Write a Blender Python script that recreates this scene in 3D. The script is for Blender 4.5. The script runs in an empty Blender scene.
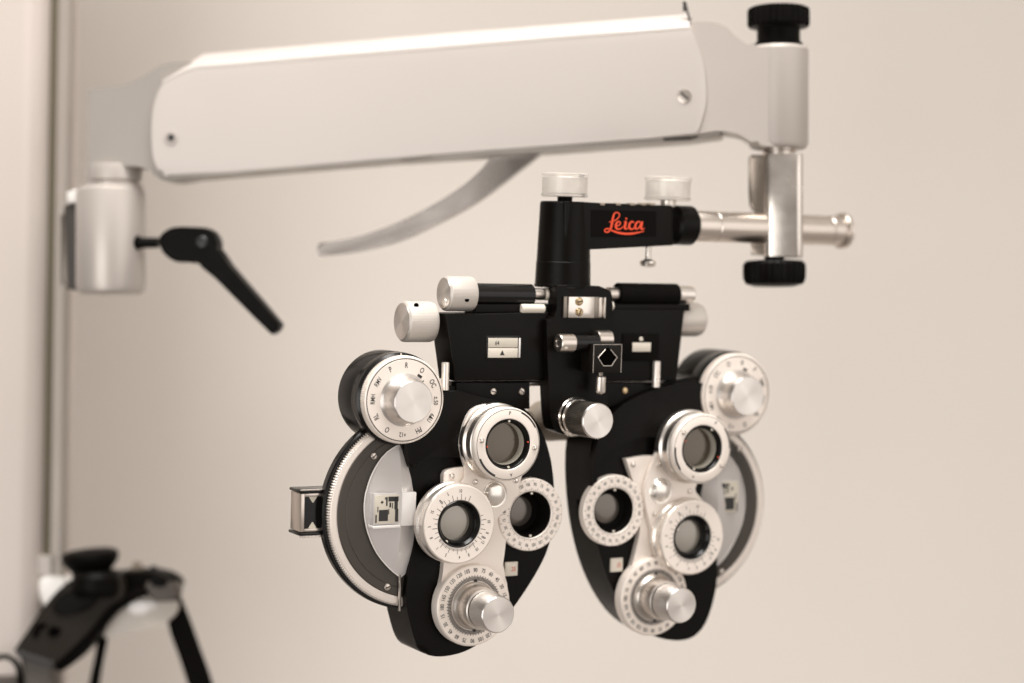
import bpy, bmesh, math, random
from mathutils import Vector, Matrix
random.seed(4)
S = 0.00075                      # metres per drawing unit (0.75 mm)
sc = bpy.context.scene
COL = sc.collection
PI = math.pi
R = math.radians

# ------------------------------------------------------------------ frames
CAMY = -2000.0
class Frame:
    """A local drawing frame: u to its right, v up, w out of its front face."""
    def __init__(s, O, th, tilt=0.0):
        t, b = R(th), R(tilt)
        s.O = Vector(O)
        s.U = Vector((math.cos(t), math.sin(t), 0))
        s.W = Vector((math.sin(t)*math.cos(b), -math.cos(t)*math.cos(b), -math.sin(b)))
        s.V = s.W.cross(s.U)
    def F(s, x, y, w=0.0):
        """survey reading -> (u, v) on the plane w of this frame"""
        C = Vector((0, CAMY, 0)); d = Vector(((x-512)/2000, 1, (341.5-y)/2000))
        k = (w-(C-s.O).dot(s.W))/d.dot(s.W)
        P = C+d*k-s.O
        return P.dot(s.U), P.dot(s.V)
    def depth(s, x, y, w=0.0):
        u, v = s.F(x, y, w)
        return (s.O+s.U*u+s.V*v+s.W*w).y-CAMY
    def k(s, x, y, w=0.0):
        return s.depth(x, y, w)/2000
    def world(s, u, v, w):
        return s.O+s.U*u+s.V*v+s.W*w
    def matrix(s):
        m = Matrix.Identity(4)
        for i in range(3):
            m[i][0] = s.U[i]; m[i][1] = -s.W[i]; m[i][2] = s.V[i]; m[i][3] = s.O[i]*S
        return m
def L(u, v, w): return Vector((u*S, -w*S, v*S))

# ------------------------------------------------------------------ materials
def srgb(r, g, b):
    f = lambda c: (c/255/12.92) if c/255 <= 0.04045 else ((c/255+0.055)/1.055)**2.4
    return (f(r), f(g), f(b), 1)
def mat(name, base, metal=0.0, rough=0.4, noise=0.0, nscale=60.0, bump=0.0, bscale=900.0, aniso=0.0, coat=0.0, spec=0.5, rvar=0.12, ior=1.5):
    m = bpy.data.materials.new(name); m.use_nodes = True
    nt = m.node_tree; N = nt.nodes; K = nt.links
    b = N['Principled BSDF']
    b.inputs['Base Color'].default_value = (*base[:3], 1)
    b.inputs['Metallic'].default_value = metal
    b.inputs['Roughness'].default_value = rough
    b.inputs['Specular IOR Level'].default_value = spec
    b.inputs['IOR'].default_value = ior
    b.inputs['Coat Weight'].default_value = coat
    b.inputs['Coat Roughness'].default_value = 0.15
    tc = N.new('ShaderNodeTexCoord')
    if noise or rvar:
        n = N.new('ShaderNodeTexNoise'); n.inputs['Scale'].default_value = nscale; n.inputs['Detail'].default_value = 6
        K.new(tc.outputs['Object'], n.inputs['Vector'])
        if noise:
            mx = N.new('ShaderNodeMix'); mx.data_type = 'RGBA'; mx.inputs[0].default_value = 0
            mx.inputs[6].default_value = tuple(c*(1-noise) for c in base[:3])+(1,)
            mx.inputs[7].default_value = tuple(min(1, c*(1+noise)) for c in base[:3])+(1,)
            K.new(n.outputs['Fac'], mx.inputs[0]); K.new(mx.outputs[2], b.inputs['Base Color'])
        mr = N.new('ShaderNodeMapRange')
        mr.inputs['From Min'].default_value = 0.3; mr.inputs['From Max'].default_value = 0.7
        mr.inputs['To Min'].default_value = max(0.03, rough-rvar*0.5); mr.inputs['To Max'].default_value = rough+rvar*0.5
        K.new(n.outputs['Fac'], mr.inputs['Value']); K.new(mr.outputs[0], b.inputs['Roughness'])
    if bump:
        n2 = N.new('ShaderNodeTexNoise'); n2.inputs['Scale'].default_value = bscale; n2.inputs['Detail'].default_value = 3
        K.new(tc.outputs['Object'], n2.inputs['Vector'])
        bp = N.new('ShaderNodeBump'); bp.inputs['Strength'].default_value = bump; bp.inputs['Distance'].default_value = 0.0004
        K.new(n2.outputs['Fac'], bp.inputs['Height']); K.new(bp.outputs[0], b.inputs['Normal'])
    if aniso:
        b.inputs['Anisotropic'].default_value = aniso; b.inputs['Anisotropic Rotation'].default_value = 0.25
        tg = N.new('ShaderNodeTangent'); tg.direction_type = 'RADIAL'; tg.axis = 'Z'
        K.new(tg.outputs[0], b.inputs['Tangent'])
    return m
M = {}
M['black'] = mat('black_enamel', (0.0032, 0.0025, 0.0019), 0, 0.34, 0.25, 40, 0.25, 1500, spec=0.5, ior=1.21)
M['blackgloss'] = mat('black_gloss', (0.0045, 0.004, 0.0038), 0, 0.2, 0, 30, 0, spec=0.3)
M['blackmatte'] = mat('black_matte', (0.005, 0.0043, 0.0038), 0, 0.55, 0.2, 60, 0.2, 900, spec=0.5, ior=1.12)
M['rubber'] = mat('black_rubber', (0.0035, 0.0029, 0.0024), 0, 0.45, 0.2, 60, 0.1, 600, spec=0.5, ior=1.16)
M['alu'] = mat('turned_aluminium', (0.74, 0.70, 0.665), 1, 0.36, 0.04, 50, aniso=0.75)
M['alu_side'] = mat('satin_aluminium', (0.74, 0.69, 0.64), 1, 0.33, 0.05, 50)
M['plate'] = mat('satin_plate', (0.84, 0.765, 0.70), 0.4, 0.38, 0.04, 30, 0.05, 2500)
M['dial'] = mat('dial_face', (0.88, 0.80, 0.73), 0.25, 0.42, 0.03, 40, 0.03, 2500)
M['chrome'] = mat('polished_chrome', (0.76, 0.71, 0.66), 1, 0.23, 0.03, 60)
M['nickel'] = mat('warm_nickel', (0.64, 0.58, 0.525), 1, 0.30, 0.04, 60, rvar=0.05)
M['dark_nickel'] = mat('dark_nickel', (0.25, 0.22, 0.19), 1, 0.35, 0.15, 60)
M['brass'] = mat('brass', (0.62, 0.47, 0.28), 1, 0.3, 0.1, 90)
M['ink'] = mat('dial_ink', (0.02, 0.018, 0.018), 0, 0.5)
M['red_ink'] = mat('red_ink', srgb(200, 70, 40), 0, 0.5)
M['logo'] = mat('logo_red', srgb(236, 74, 30), 0, 0.45)
M['greyring'] = mat('grey_brown_ring', (0.062, 0.053, 0.045), 0.1, 0.42, 0.2, 25, 0.05, 900, spec=0.3)
M['cover'] = mat('frosted_cover', (0.58, 0.55, 0.535), 0, 0.14, 0.06, 12, coat=0.5)
M['clearblock'] = mat('clear_block', (0.80, 0.765, 0.74), 0, 0.12, 0.1, 40, coat=0.5)
M['ivory'] = mat('ivory_plastic', (0.72, 0.66, 0.57), 0, 0.4, 0.04, 60)
M['scale'] = mat('scale_card', (0.62, 0.57, 0.48), 0, 0.45, 0.15, 90)
M['glass_dark'] = mat('dark_lens', (0.095, 0.074, 0.052), 0.45, 0.16, 0.1, 12, coat=0.6)
M['glass_light'] = mat('pale_lens', (0.36, 0.33, 0.285), 0.35, 0.18, 0.1, 12, coat=0.6)
M['white'] = mat('painted_arm', (0.53, 0.482, 0.45), 0, 0.33, 0.015, 14, 0.04, 1800, spec=0.5, rvar=0.06)
M['white2'] = mat('painted_casting', (0.45, 0.405, 0.37), 0, 0.38, 0.03, 14, 0.08, 1200, spec=0.5)
M['silverpaint'] = mat('silver_paint', (0.34, 0.31, 0.28), 0.7, 0.34, 0.04, 30, 0.05, 1200)
M['columnpaint'] = mat('column_paint', (0.58, 0.515, 0.475), 0, 0.5, 0.01, 5)
M['rail'] = mat('rail_grey', (0.35, 0.31, 0.275), 0.2, 0.45, 0.04, 10)
M['slot'] = mat('rail_slot', (0.10, 0.083, 0.048), 0, 0.6, 0.1, 10)
M['leather'] = mat('brown_black_band', (0.017, 0.013, 0.0095), 0, 0.45, 0.35, 30, 0.3, 500, ior=1.2)
M['band_side'] = mat('band_side', (0.0035, 0.0028, 0.0022), 0, 0.6, 0.2, 40, ior=1.12)
M['brownstrap'] = mat('brown_strap', (0.06, 0.047, 0.037), 0, 0.5, 0.15, 30, 0.2, 400)
M['restpad'] = mat('rest_pad', (0.34, 0.28, 0.22), 0, 0.5, 0.08, 30)
M['white_plastic'] = mat('white_plastic', (0.9, 0.87, 0.83), 0, 0.25, 0.02, 20)

def acrylic():
    m = bpy.data.materials.new('clear_acrylic'); m.use_nodes = True
    b = m.node_tree.nodes['Principled BSDF']
    b.inputs['Base Color'].default_value = (0.96, 0.92, 0.88, 1)
    b.inputs['Roughness'].default_value = 0.08
    b.inputs['Transmission Weight'].default_value = 0.85
    b.inputs['IOR'].default_value = 1.35
    return m
M['acrylic'] = acrylic()
M['hingepaint'] = mat('hinge_paint', (0.33, 0.298, 0.27), 0.1, 0.36, 0.03, 14, 0.06, 1200)
M['knurl'] = mat('knurled_steel', (0.22, 0.195, 0.17), 1, 0.4, 0.2, 60)
M['cylpaint'] = mat('cylinder_paint', (0.50, 0.455, 0.42), 0.25, 0.36, 0.02, 20, 0.05, 1200)
M['leversteel'] = mat('lever_steel', (0.21, 0.19, 0.175), 1, 0.25, 0.04, 30)
M['cradle'] = mat('cradle_plastic', (0.56, 0.51, 0.45), 0, 0.3, 0.12, 25)
M['mountgrey'] = mat('mount_grey', (0.06, 0.052, 0.046), 0.2, 0.5, 0.1, 20)
M['jaw'] = mat('jaw_steel', (0.36, 0.31, 0.265), 1, 0.2, 0.06, 60, rvar=0.05)
M['holderblack'] = mat('holder_black', (0.008, 0.0065, 0.005), 0, 0.45, 0.3, 200, spec=0.15)
M['hole'] = mat('deep_hole', (0.0015, 0.0012, 0.001), 0, 0.8, spec=0.02, rvar=0)
M['knobside'] = mat('knurled_aluminium', (0.62, 0.575, 0.53), 0.55, 0.45, 0.05, 60, 0.3, 1800)

# ------------------------------------------------------------------ objects
def finish(name, bm, m, parent=None, matrix=None, angle=24, smooth=True):
    bmesh.ops.recalc_face_normals(bm, faces=bm.faces[:])
    me = bpy.data.meshes.new(name); bm.to_mesh(me); bm.free()
    o = bpy.data.objects.new(name, me); COL.objects.link(o)
    if isinstance(m, (list, tuple)):
        for x in m: me.materials.append(M[x])
    else: me.materials.append(M[m])
    if smooth:
        me.shade_smooth(); me.set_sharp_from_angle(angle=R(angle))
    if parent is not None: o.parent = parent
    if matrix is not None: o.matrix_local = matrix
    return o
def thing(name, frame, label, cat, group=None):
    o = bpy.data.objects.new(name, None); COL.objects.link(o)
    o.matrix_world = frame.matrix(); o.empty_display_size = 0.05
    o['label'] = label; o['category'] = cat
    if group: o['group'] = group
    return o
def smooth_poly(pts, n=4):
    """Catmull-Rom through closed points; a third element 1 marks a sharp corner."""
    out = []; c = len(pts)
    for i in range(c):
        p0, p1, p2, p3 = pts[i-1], pts[i], pts[(i+1) % c], pts[(i+2) % c]
        s1 = len(p1) > 2 and p1[2]; s2 = len(p2) > 2 and p2[2]
        P0 = Vector(p1[:2]) if s1 else Vector(p0[:2]); P1 = Vector(p1[:2]); P2 = Vector(p2[:2])
        P3 = Vector(p2[:2]) if s2 else Vector(p3[:2])
        for k in range(n):
            t = k/n
            out.append(tuple(0.5*((2*P1)+(-P0+P2)*t+(2*P0-5*P1+4*P2-P3)*t*t+(-P0+3*P1-3*P2+P3)*t**3)))
    return out
def prism_bm(uv, w0, w1, bevel=0.0, seg=3, bm=None, both=False):
    """Extrude a (u,v) outline from w0 (back) to w1 (front)."""
    own = bm is None
    b = bmesh.new()
    # clean doubles
    q = []
    for p in uv:
        if not q or (Vector(p[:2])-Vector(q[-1][:2])).length > 0.02: q.append(p)
    if (Vector(q[0][:2])-Vector(q[-1][:2])).length < 0.02: q.pop()
    f = [b.verts.new(L(p[0], p[1], w1)) for p in q]
    k = [b.verts.new(L(p[0], p[1], w0)) for p in q]
    n = len(q)
    ff = b.faces.new(f); bf = b.faces.new(k[::-1])
    for i in range(n): b.faces.new((f[i], k[i], k[(i+1) % n], f[(i+1) % n]))
    if bevel:
        es = list(ff.edges)+(list(bf.edges) if both else [])
        bmesh.ops.bevel(b, geom=es, offset=bevel*S, segments=seg, profile=0.5, affect='EDGES', clamp_overlap=True)
    if own: return b
    tmp = bpy.data.meshes.new('t'); b.to_mesh(tmp); b.free(); bm.from_mesh(tmp); bpy.data.meshes.remove(tmp)
    return bm
def rect(u0, v0, u1, v1): return [(u0, v0), (u1, v0), (u1, v1), (u0, v1)]
def rrect(u0, v0, u1, v1, r, n=4):
    out = []
    for cx, cy, a in ((u1-r, v1-r, 0), (u0+r, v1-r, 90), (u0+r, v0+r, 180), (u1-r, v0+r, 270)):
        for i in range(n+1):
            t = R(a+90*i/n); out.append((cx+r*math.cos(t), cy+r*math.sin(t)))
    return out
def lathe_bm(prof, seg=64, knurl=0.0, bm=None):
    """prof: (r, z[, flag]) ; flagged points get a toothed rim"""
    b = bm or bmesh.new(); rings = []
    for p in prof:
        r, z = p[0], p[1]; fl = len(p) > 2 and p[2]
        if r < 1e-6: rings.append([b.verts.new((0, 0, z*S))]); continue
        rings.append([b.verts.new(((r*(1-(knurl if fl and i % 2 else 0)))*S*math.cos(2*PI*i/seg),
                                   (r*(1-(knurl if fl and i % 2 else 0)))*S*math.sin(2*PI*i/seg), z*S)) for i in range(seg)])
    for a, c in zip(rings, rings[1:]):
        for i in range(seg):
            j = (i+1) % seg
            if len(a) == 1 and len(c) == 1: continue
            if len(a) == 1: b.faces.new((a[0], c[i], c[j]))
            elif len(c) == 1: b.faces.new((a[i], c[0], a[j]))
            else: b.faces.new((a[i], a[j], c[j], c[i]))
    return b
def pin_prof(r, z0, z1, b=0.8):
    return [(0, z0), (r, z0), (r, z1-b), (r-b*0.3, z1-b*0.3), (r-b, z1), (0, z1)]
FRONT = Matrix.Rotation(R(90), 4, 'X')           # lathe axis -> out of the front face
def at(u, v, w): return Matrix.Translation(L(u, v, w)) @ FRONT
def side(u, v, w, s=1):                          # lathe axis -> +u (s=1) or -u
    return Matrix.Translation(L(u, v, w)) @ Matrix.Rotation(R(90)*s, 4, 'Y')
def upright(u, v, w): return Matrix.Translation(L(u, v, w))
def box_bm(u0, u1, v0, v1, w0, w1, bevel=1.0, seg=2, bm=None):
    b = bmesh.new()
    bmesh.ops.create_cube(b, size=1)
    for v in b.verts:
        v.co = L(u0 if v.co.x < 0 else u1, v0 if v.co.z < 0 else v1, w1 if v.co.y < 0 else w0)
    if bevel: bmesh.ops.bevel(b, geom=b.edges[:], offset=bevel*S, segments=seg, profile=0.5, affect='EDGES', clamp_overlap=True)
    if bm is None: return b
    tmp = bpy.data.meshes.new('t'); b.to_mesh(tmp); b.free(); bm.from_mesh(tmp); bpy.data.meshes.remove(tmp)
    return bm
def pxpoly(fr, pts, w):
    return [(*fr.F(p[0], p[1], w), *(p[2:])) for p in pts]
def tube_bm(path, rad, seg=12, bm=None, cap=True):
    """path: local vectors (metres); rad: radius in units or list"""
    b = bm or bmesh.new(); rings = []
    for i, p in enumerate(path):
        t = (path[min(i+1, len(path)-1)]-path[max(i-1, 0)]).normalized()
        a = t.cross(Vector((0, 1, 0.01))).normalized(); c = t.cross(a)
        r = (rad[i] if isinstance(rad, (list, tuple)) else rad)*S
        rings.append([b.verts.new(p+(a*math.cos(2*PI*k/seg)+c*math.sin(2*PI*k/seg))*r) for k in range(seg)])
    for x, y in zip(rings, rings[1:]):
        for k in range(seg): b.faces.new((x[k], x[(k+1) % seg], y[(k+1) % seg], y[k]))
    if cap: b.faces.new(rings[0]); b.faces.new(rings[-1][::-1])
    return b
# ------------------------------------------------------------------ lettering
_tc = {}
def glyphs(s, size):
    key = s
    if key not in _tc:
        c = bpy.data.curves.new('txt', 'FONT'); c.body = s; c.align_x = 'CENTER'; c.align_y = 'CENTER'; c.size = 1; c.resolution_u = 3; c.offset = 0.012
        o = bpy.data.objects.new('txt', c); me = bpy.data.meshes.new_from_object(o)
        _tc[key] = ([v.co.copy() for v in me.vertices], [tuple(p.vertices) for p in me.polygons])
        bpy.data.objects.remove(o); bpy.data.curves.remove(c); bpy.data.meshes.remove(me)
    return _tc[key]
def add_text(bm, s, size, x, y, z, rot=0.0, sx=1.0, mi=0):
    vs, fs = glyphs(s, size)
    if not vs: return
    cx = (min(v.x for v in vs)+max(v.x for v in vs))/2; cy = (min(v.y for v in vs)+max(v.y for v in vs))/2
    c, q = math.cos(rot), math.sin(rot); nv = []
    for v in vs:
        a = (v.x-cx)*size*sx; b = (v.y-cy)*size
        nv.append(bm.verts.new(((x+a*c-b*q)*S, (y+a*q+b*c)*S, z*S)))
    for f in fs:
        try: bm.faces.new([nv[i] for i in f]).material_index = mi
        except ValueError: pass
def ring_text(bm, s, size, r, ang, z, sx=0.8, mi=0):          # ang clockwise from the top, degrees
    a = R(90-ang)
    add_text(bm, s, size, r*math.cos(a), r*math.sin(a), z, R(-ang), sx, mi)
def tick(bm, ang, r0, r1, wd, z, mi=0):
    a = R(90-ang); d = Vector((math.cos(a), math.sin(a), 0)); n = Vector((-d.y, d.x, 0))*wd/2
    q = [d*r0-n, d*r1-n, d*r1+n, d*r0+n]
    bm.faces.new([bm.verts.new((p+Vector((0, 0, z)))*S) for p in q]).material_index = mi
def dot(bm, ang, r, rad, z, h=0.6, mi=0):
    a = R(90-ang); c = Vector((r*math.cos(a), r*math.sin(a), z)); n = 10
    top = [bm.verts.new((c+Vector((rad*math.cos(2*PI*i/n), rad*math.sin(2*PI*i/n), h)))*S) for i in range(n)]
    bt = [bm.verts.new((c+Vector((rad*math.cos(2*PI*i/n), rad*math.sin(2*PI*i/n), 0)))*S) for i in range(n)]
    bm.faces.new(top).material_index = mi
    for i in range(n): bm.faces.new((bt[i], bt[(i+1) % n], top[(i+1) % n], top[i])).material_index = mi
def arc_line(bm, r, wd, z, a0=0, a1=360, n=72, mi=0):
    pts = []
    for i in range(n+1):
        a = R(90-(a0+(a1-a0)*i/n))
        pts.append((bm.verts.new(Vector(((r-wd/2)*math.cos(a), (r-wd/2)*math.sin(a), z))*S), bm.verts.new(Vector(((r+wd/2)*math.cos(a), (r+wd/2)*math.sin(a), z))*S)))
    for p, q in zip(pts, pts[1:]): bm.faces.new((p[0], p[1], q[1], q[0])).material_index = mi
def screw(parent, mtx_fn, u, v, w, r=3.0, m='chrome', slot=True, h=2.0, name='screw'):
    o = finish(name, lathe_bm([(0, -1), (r, -1), (r, h*0.35), (r*0.93, h*0.62), (r*0.78, h*0.8), (r*0.55, h*0.93), (r*0.28, h*0.99), (0, h)], 24), m, parent, mtx_fn(u, v, w))
    if slot:
        b = bmesh.new(); a = random.uniform(0, PI)
        d = Vector((math.cos(a), math.sin(a), 0)); n = Vector((-d.y, d.x, 0))*r*0.17
        b.faces.new([b.verts.new((p+Vector((0, 0, h+0.1)))*S) for p in (d*r*.7-n, -d*r*.7-n, -d*r*.7+n, d*r*.7+n)])
        finish('screw_slot', b, 'ink', o, None, smooth=False)
    return o

# ================================================================== PHOROPTER
TH = 28.5
D = Frame((0, 60, 0), TH, 3.5)
ph = thing('phoropter', D, 'black and silver phoropter with two lens batteries, hanging from a steel rod below the arm', 'phoropter')

def gear_knob_face(parent, name, u, v, w, prof, seg=64, knurl=0, m='alu', fn=at):
    return finish(name, lathe_bm(prof, seg, knurl), m, parent, fn(u, v, w))

def boolean_cut(o, cutters):
    for c in cutters:
        md = o.modifiers.new('b', 'BOOLEAN'); md.operation = 'DIFFERENCE'; md.solver = 'EXACT'; md.object = c
    dg = bpy.context.evaluated_depsgraph_get(); dg.update()
    me = bpy.data.meshes.new_from_object(o.evaluated_get(dg))
    o.modifiers.clear(); old = o.data; o.data = me; bpy.data.meshes.remove(old); me.name = o.name
    me.shade_smooth(); me.set_sharp_from_angle(angle=R(32))
    for c in cutters: bpy.data.objects.remove(c)

CYL = ['90', '75', '60', '45', '30', '15', '180', '165', '150', '135', '120', '105']*2

def battery(s, c):
    """s=+1: left one of the picture, s=-1: its mirror image. c: dict of measured centres."""
    F = D.F
    # ---- housing
    out = smooth_poly(pxpoly(D, c['housing'], 0), 4)
    h = finish('housing', prism_bm(out, -52, 0, 5.5, 4), 'black', ph, angle=32)
    au, av = F(*c['aux'], 4)
    cut = finish('cut', lathe_bm([(0, -30), (24.5, -30), (24.5, 20), (0, 20)], 48), 'black', ph, at(au, av, 0))
    boolean_cut(h, [cut])
    # raised shoulder on the housing front
    finish('housing_hood', prism_bm(smooth_poly(pxpoly(D, c['hood'], 8), 4), -6, 8, 7, 5), 'black', h)
    # ---- lens disc body behind
    du, dv = F(*c['disc'], -14)
    db = finish('lens_disc', lathe_bm([(0, -12), (99, -12), (101.5, -10.5), (102, -8), (101.8, -1.5), (100.5, 0), (0, 0)], 128), 'blackgloss', ph, at(du, dv, -14))
    finish('toothed_rim', lathe_bm([(0, 0), (98.4, 0.3, 1), (98.4, 4.2, 1), (96.2, 5.2), (95.6, 5.0), (95.0, 5.6), (90, 6.0), (88, 5.0), (0, 5.0)], 440, 0.022), 'ivory_rim', db)
    finish('grey_ring', lathe_bm([(0, 4.5), (88.5, 4.5), (88.5, 5.6), (87.5, 6.2), (80, 6.2), (79.4, 5.8), (78.8, 6.2), (0, 6.2)], 96), 'greyring', db)
    for (x, y) in c['ringscrews']:
        a, b_ = F(x, y, -7)
        o = screw(db, at, 0, 0, 0, 3.6, 'nickel')
        o.matrix_local = Matrix.Translation(((a-du)*S, (b_-dv)*S, 6.4*S))
    # ---- frosted cover, two facets meeting at a ridge
    cl = pxpoly(D, c['cover'], -6); cr = pxpoly(D, c['cover_in'], -6)
    b = bmesh.new()
    top = smooth_poly([(*p, ) for p in cl+cr[::-1]], 1)
    n = 14
    def samp(pts, k):
        # resample open polyline by catmull
        q = smooth_poly([(*pts[0][:2], 1), *[p[:2] for p in pts[1:-1]], (*pts[-1][:2], 1)], 8)[:8*(len(pts)-1)+1]
        idx = [q[round(i*(len(q)-1)/(k-1))] for i in range(k)]
        return idx
    A = samp(cl, n); B = samp(cr, n)
    ru = F(*c['cover_ridge'], -2)[0]
    rows = []
    for p, q in zip(A, B):
        t = (ru-p[0])/(q[0]-p[0]) if abs(q[0]-p[0]) > 1e-3 else 0.5
        t = min(0.9, max(0.1, t))
        hgt = abs(ru-p[0])*0.34
        rows.append([b.verts.new(L(p[0], p[1], -9)), b.verts.new(L(p[0], p[1], -6.2)),
                     b.verts.new(L(p[0]+(q[0]-p[0])*t*0.06, p[1], -5.6)),
                     b.verts.new(L(p[0]+(q[0]-p[0])*t, p[1]+(q[1]-p[1])*t, -5.6+hgt)),
                     b.verts.new(L(q[0], q[1], -6.2)), b.verts.new(L(q[0], q[1], -9))])
    for r0, r1 in zip(rows, rows[1:]):
        for k in range(5):
            try: b.faces.new((r0[k], r0[k+1], r1[k+1], r1[k]))
            except ValueError: pass
    cov = finish('window_cover', b, 'cover', ph, angle=12)
    # bright bead along the outer edge of the cover
    bead = [L(p[0], p[1], -5.4) for p in samp(cl, 24)]
    finish('cover_bead', tube_bm(bead, 0.8, 6), 'clearblock', cov)
    # ---- sighting block in the cover
    x0, y0, x1, y1 = c['sight']
    a0 = F(x0, y0, 4); a1 = F(x1, y1, 4)
    ul, ur = min(a0[0], a1[0]), max(a0[0], a1[0]); vt, vb = a0[1], a1[1]
    sb = finish('sight_block', box_bm(ul-1, ur+1, vb-1, vt+1, -8, 4.6, 0.6), 'cover', ph)
    finish('sight_card', box_bm(ul+0.2, ur-0.2, vb+0.6, vt-0.8, -2, 5.6, 0.3), 'scale', sb)
    g = bmesh.new(); W_, H_ = ur-ul, vt-vb
    for (fx0, fy0, fx1, fy1) in ((.15, .06, .55, .48), (.55, .78, 1.0, .96), (.45, .62, .52, .95), (.82, .48, .97, .92), (.60, .56, .68, .74), (.22, .74, .34, .79), (.255, .70, .295, .83), (.72, .52, .76, .73), (.08, .4, .12, .6), (.86, .02, 1.0, .5), (.0, .0, .06, .3), (.56, .3, .6, .5), (.4, .86, .44, .94)):
        ff0, ff1 = (fx0, fx1) if s > 0 else (1-fx1, 1-fx0)
        w_ = 5.75
        g.faces.new([g.verts.new(L(ul+.8+(W_-1.6)*x, vb+1.2+(H_-2.7)*y, w_)) for x, y in ((ff0, fy0), (ff1, fy0), (ff1, fy1), (ff0, fy1))])
    finish('card_marks', g, 'ink', sb, smooth=False)
    if s > 0:
        # clear foot and wedge beside the card
        wx0, wx1 = F(400.5, 500, 4)[0], F(415, 500, 4)[0]
        b = bmesh.new()
        box_bm(ul-2, wx0-.5, vb-4.5, vb-1.5, -8, 7, 0.6, bm=b)
        finish('clear_foot', b, 'clearblock', sb)
        b = bmesh.new(); box_bm(wx0, wx1, vb-3, vt+1.5, -8, 7.5, 1.2, bm=b)
        finish('clear_wedge', b, 'clearblock', sb)
        # lead-in edge strip under the cover
        p = pxpoly(D, [(400, 575), (400.4, 588), (400, 600), (400, 611)], -4)
        finish('cover_seam', tube_bm([L(q[0], q[1], -5) for q in p], [1.2, 1.8, 1.4, 1.8], 8), 'chrome', cov)
    # ---- side steel frame (trial sight)
    if s > 0:
        e0, e1 = F(301, 494, -22), F(327, 531, -22)
        U0, U1, V0, V1 = e0[0], e1[0], e1[1], e0[1]
        b = bmesh.new()
        box_bm(U0, U0+4.2, V0, V1, -48, -22, 0.5, bm=b)
        fr = finish('sight_frame', b, 'nickel', ph)
        for bx_ in ((U0+4.4, U1, V1-3.2, V1, -48, -22.3, 0.5), (U0+4.4, U1, V0, V0+3.2, -48, -22.3, 0.5), (U1-6, U1-4.5, V0+3.4, V1-3.4, -48, -22.6, 0.3)):
            finish('frame_bar', box_bm(*bx_), 'nickel', fr)
        finish('frame_inside', box_bm(U0+4.4, U1+6, V0+3.4, V1-3.4, -46, -24, 0), 'blackgloss', fr)
        for vv, sg in ((V1-3.3, -1), (V0+3.3, 1)):
            b = bmesh.new()
            cx = (U0+4.4+U1-6)/2
            b.faces.new([b.verts.new(L(cx+a, vv+q*sg, -23.6)) for a, q in ((-4.5, 0), (4.5, 0), (0.6, 6), (-0.6, 6))])
            finish('notch', b, 'scale', fr, smooth=False)
        for vv in (V1+0.6, V0-3.8):
            finish('frame_cap', box_bm(U0-1.5, U1+8, vv, vv+3.2, -50, -20, 1.4), 'blackgloss', fr)
        for vv in (V1+4.2, V0-4.6):
            finish('frame_edge', tube_bm([L(U0-1, vv-.2, -20.4), L(U1+6, vv-.2, -20.4)], 0.8, 8), 'chrome', fr)
    # ---- sphere dial (large, at the outer top)
    u, v = F(*c['dial'], 11)
    dr = finish('dial_drum', lathe_bm([(0, -52), (43, -52), (46.5, -48), (47, -20), (46, -17), (46, -14), (47, -11), (46.5, -2), (44, 0), (0, 0)], 96), 'blackgloss', ph, at(u, v, 0))
    dl = finish('sphere_dial', lathe_bm([(0, 0.5), (42, 0.5), (43.2, 1.5, 1), (43.2, 9, 1), (42.4, 10.2), (41.2, 11), (40.6, 10.5), (39.9, 10.5), (39.3, 11), (0, 11)], 300, 0.02), 'dial', ph, at(u, v, 0) @ Matrix.Scale(1.025 if s > 0 else 1.04, 4))
    b = bmesh.new(); z = 11.15
    labs = ['R', 'O', 'OC', '±.50', '6∆U', 'PH', '+12', 'O', 'RL', 'RMH', 'RMV', 'P']
    off = 2 if s > 0 else c.get('doff', 20)
    for i, t in enumerate(labs):
        t = t.replace('∆', 'Δ')
        ring_text(b, t, 7.6 if len(t) < 3 else 6.6, 34.0, off+i*30*(1 if s > 0 else -1), z, 0.72)
    tick(b, 36, 25.5, 28.8, 0, z); a = R(90-36)
    tick(b, 34 if s > 0 else 20, 26.5, 29.2, 5.2, z)
    tick(b, 47, 25.5, 27.5, 1.0, z+.05)
    arc_line(b, 40.2, 0.7, 10.9)
    finish('dial_markings', b, 'ink', dl, smooth=False)
    kn = lathe_bm([(0, 10.8), (26, 11.1), (23.4, 12.6), (21.8, 15.5), (21.0, 20), (20.8, 29.6), (20.3, 30.9), (19.7, 31.4), (0, 31.4)], 72)
    finish('dial_knob', kn, 'alu', dl)
    if s > 0:
        bt = bmesh.new(); tick(bt, 0, 40.5, 46, 1.6, 0.25); finish('index_line', bt, 'ivory', dr, smooth=False)
    # ---- base plate of the cylinder assembly
    pl = finish('base_plate', prism_bm(smooth_poly(pxpoly(D, c['plate'], 8), 4), 0.5, 8, 1.2, 2), 'plate', ph)
    for (x, y) in c['platescrews']:
        a, b_ = F(x, y, 8); screw(pl, at, a, b_, 8, 3.4, 'chrome', False)
    # ---- inner aperture with its scale ring
    rim = [(24.2, -4), (24.2, 8.6), (25, 9.4), (36.8, 9.4), (37.8, 8.6), (38, 7.6), (38, 0.6), (24.2, 0.6)]
    ax = finish('axis_ring', lathe_bm(rim, 96), 'dial', ph, at(au, av, 0))
    b = bmesh.new()
    for i in range(24): ring_text(b, CYL[i], 4.8, 31.8, i*15*s+7, 9.55, 0.75)
    for i in range(72): tick(b, i*5, 24.9, 26.6 if i % 3 else 28.0, 0.45, 9.55)
    for i in range(24): tick(b, i*15+2, 34.8, 37, 0.5, 9.55)
    finish('axis_numerals', b, 'ink', ax, smooth=False)
    dz = 0 if s > 0 else 10.4
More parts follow.
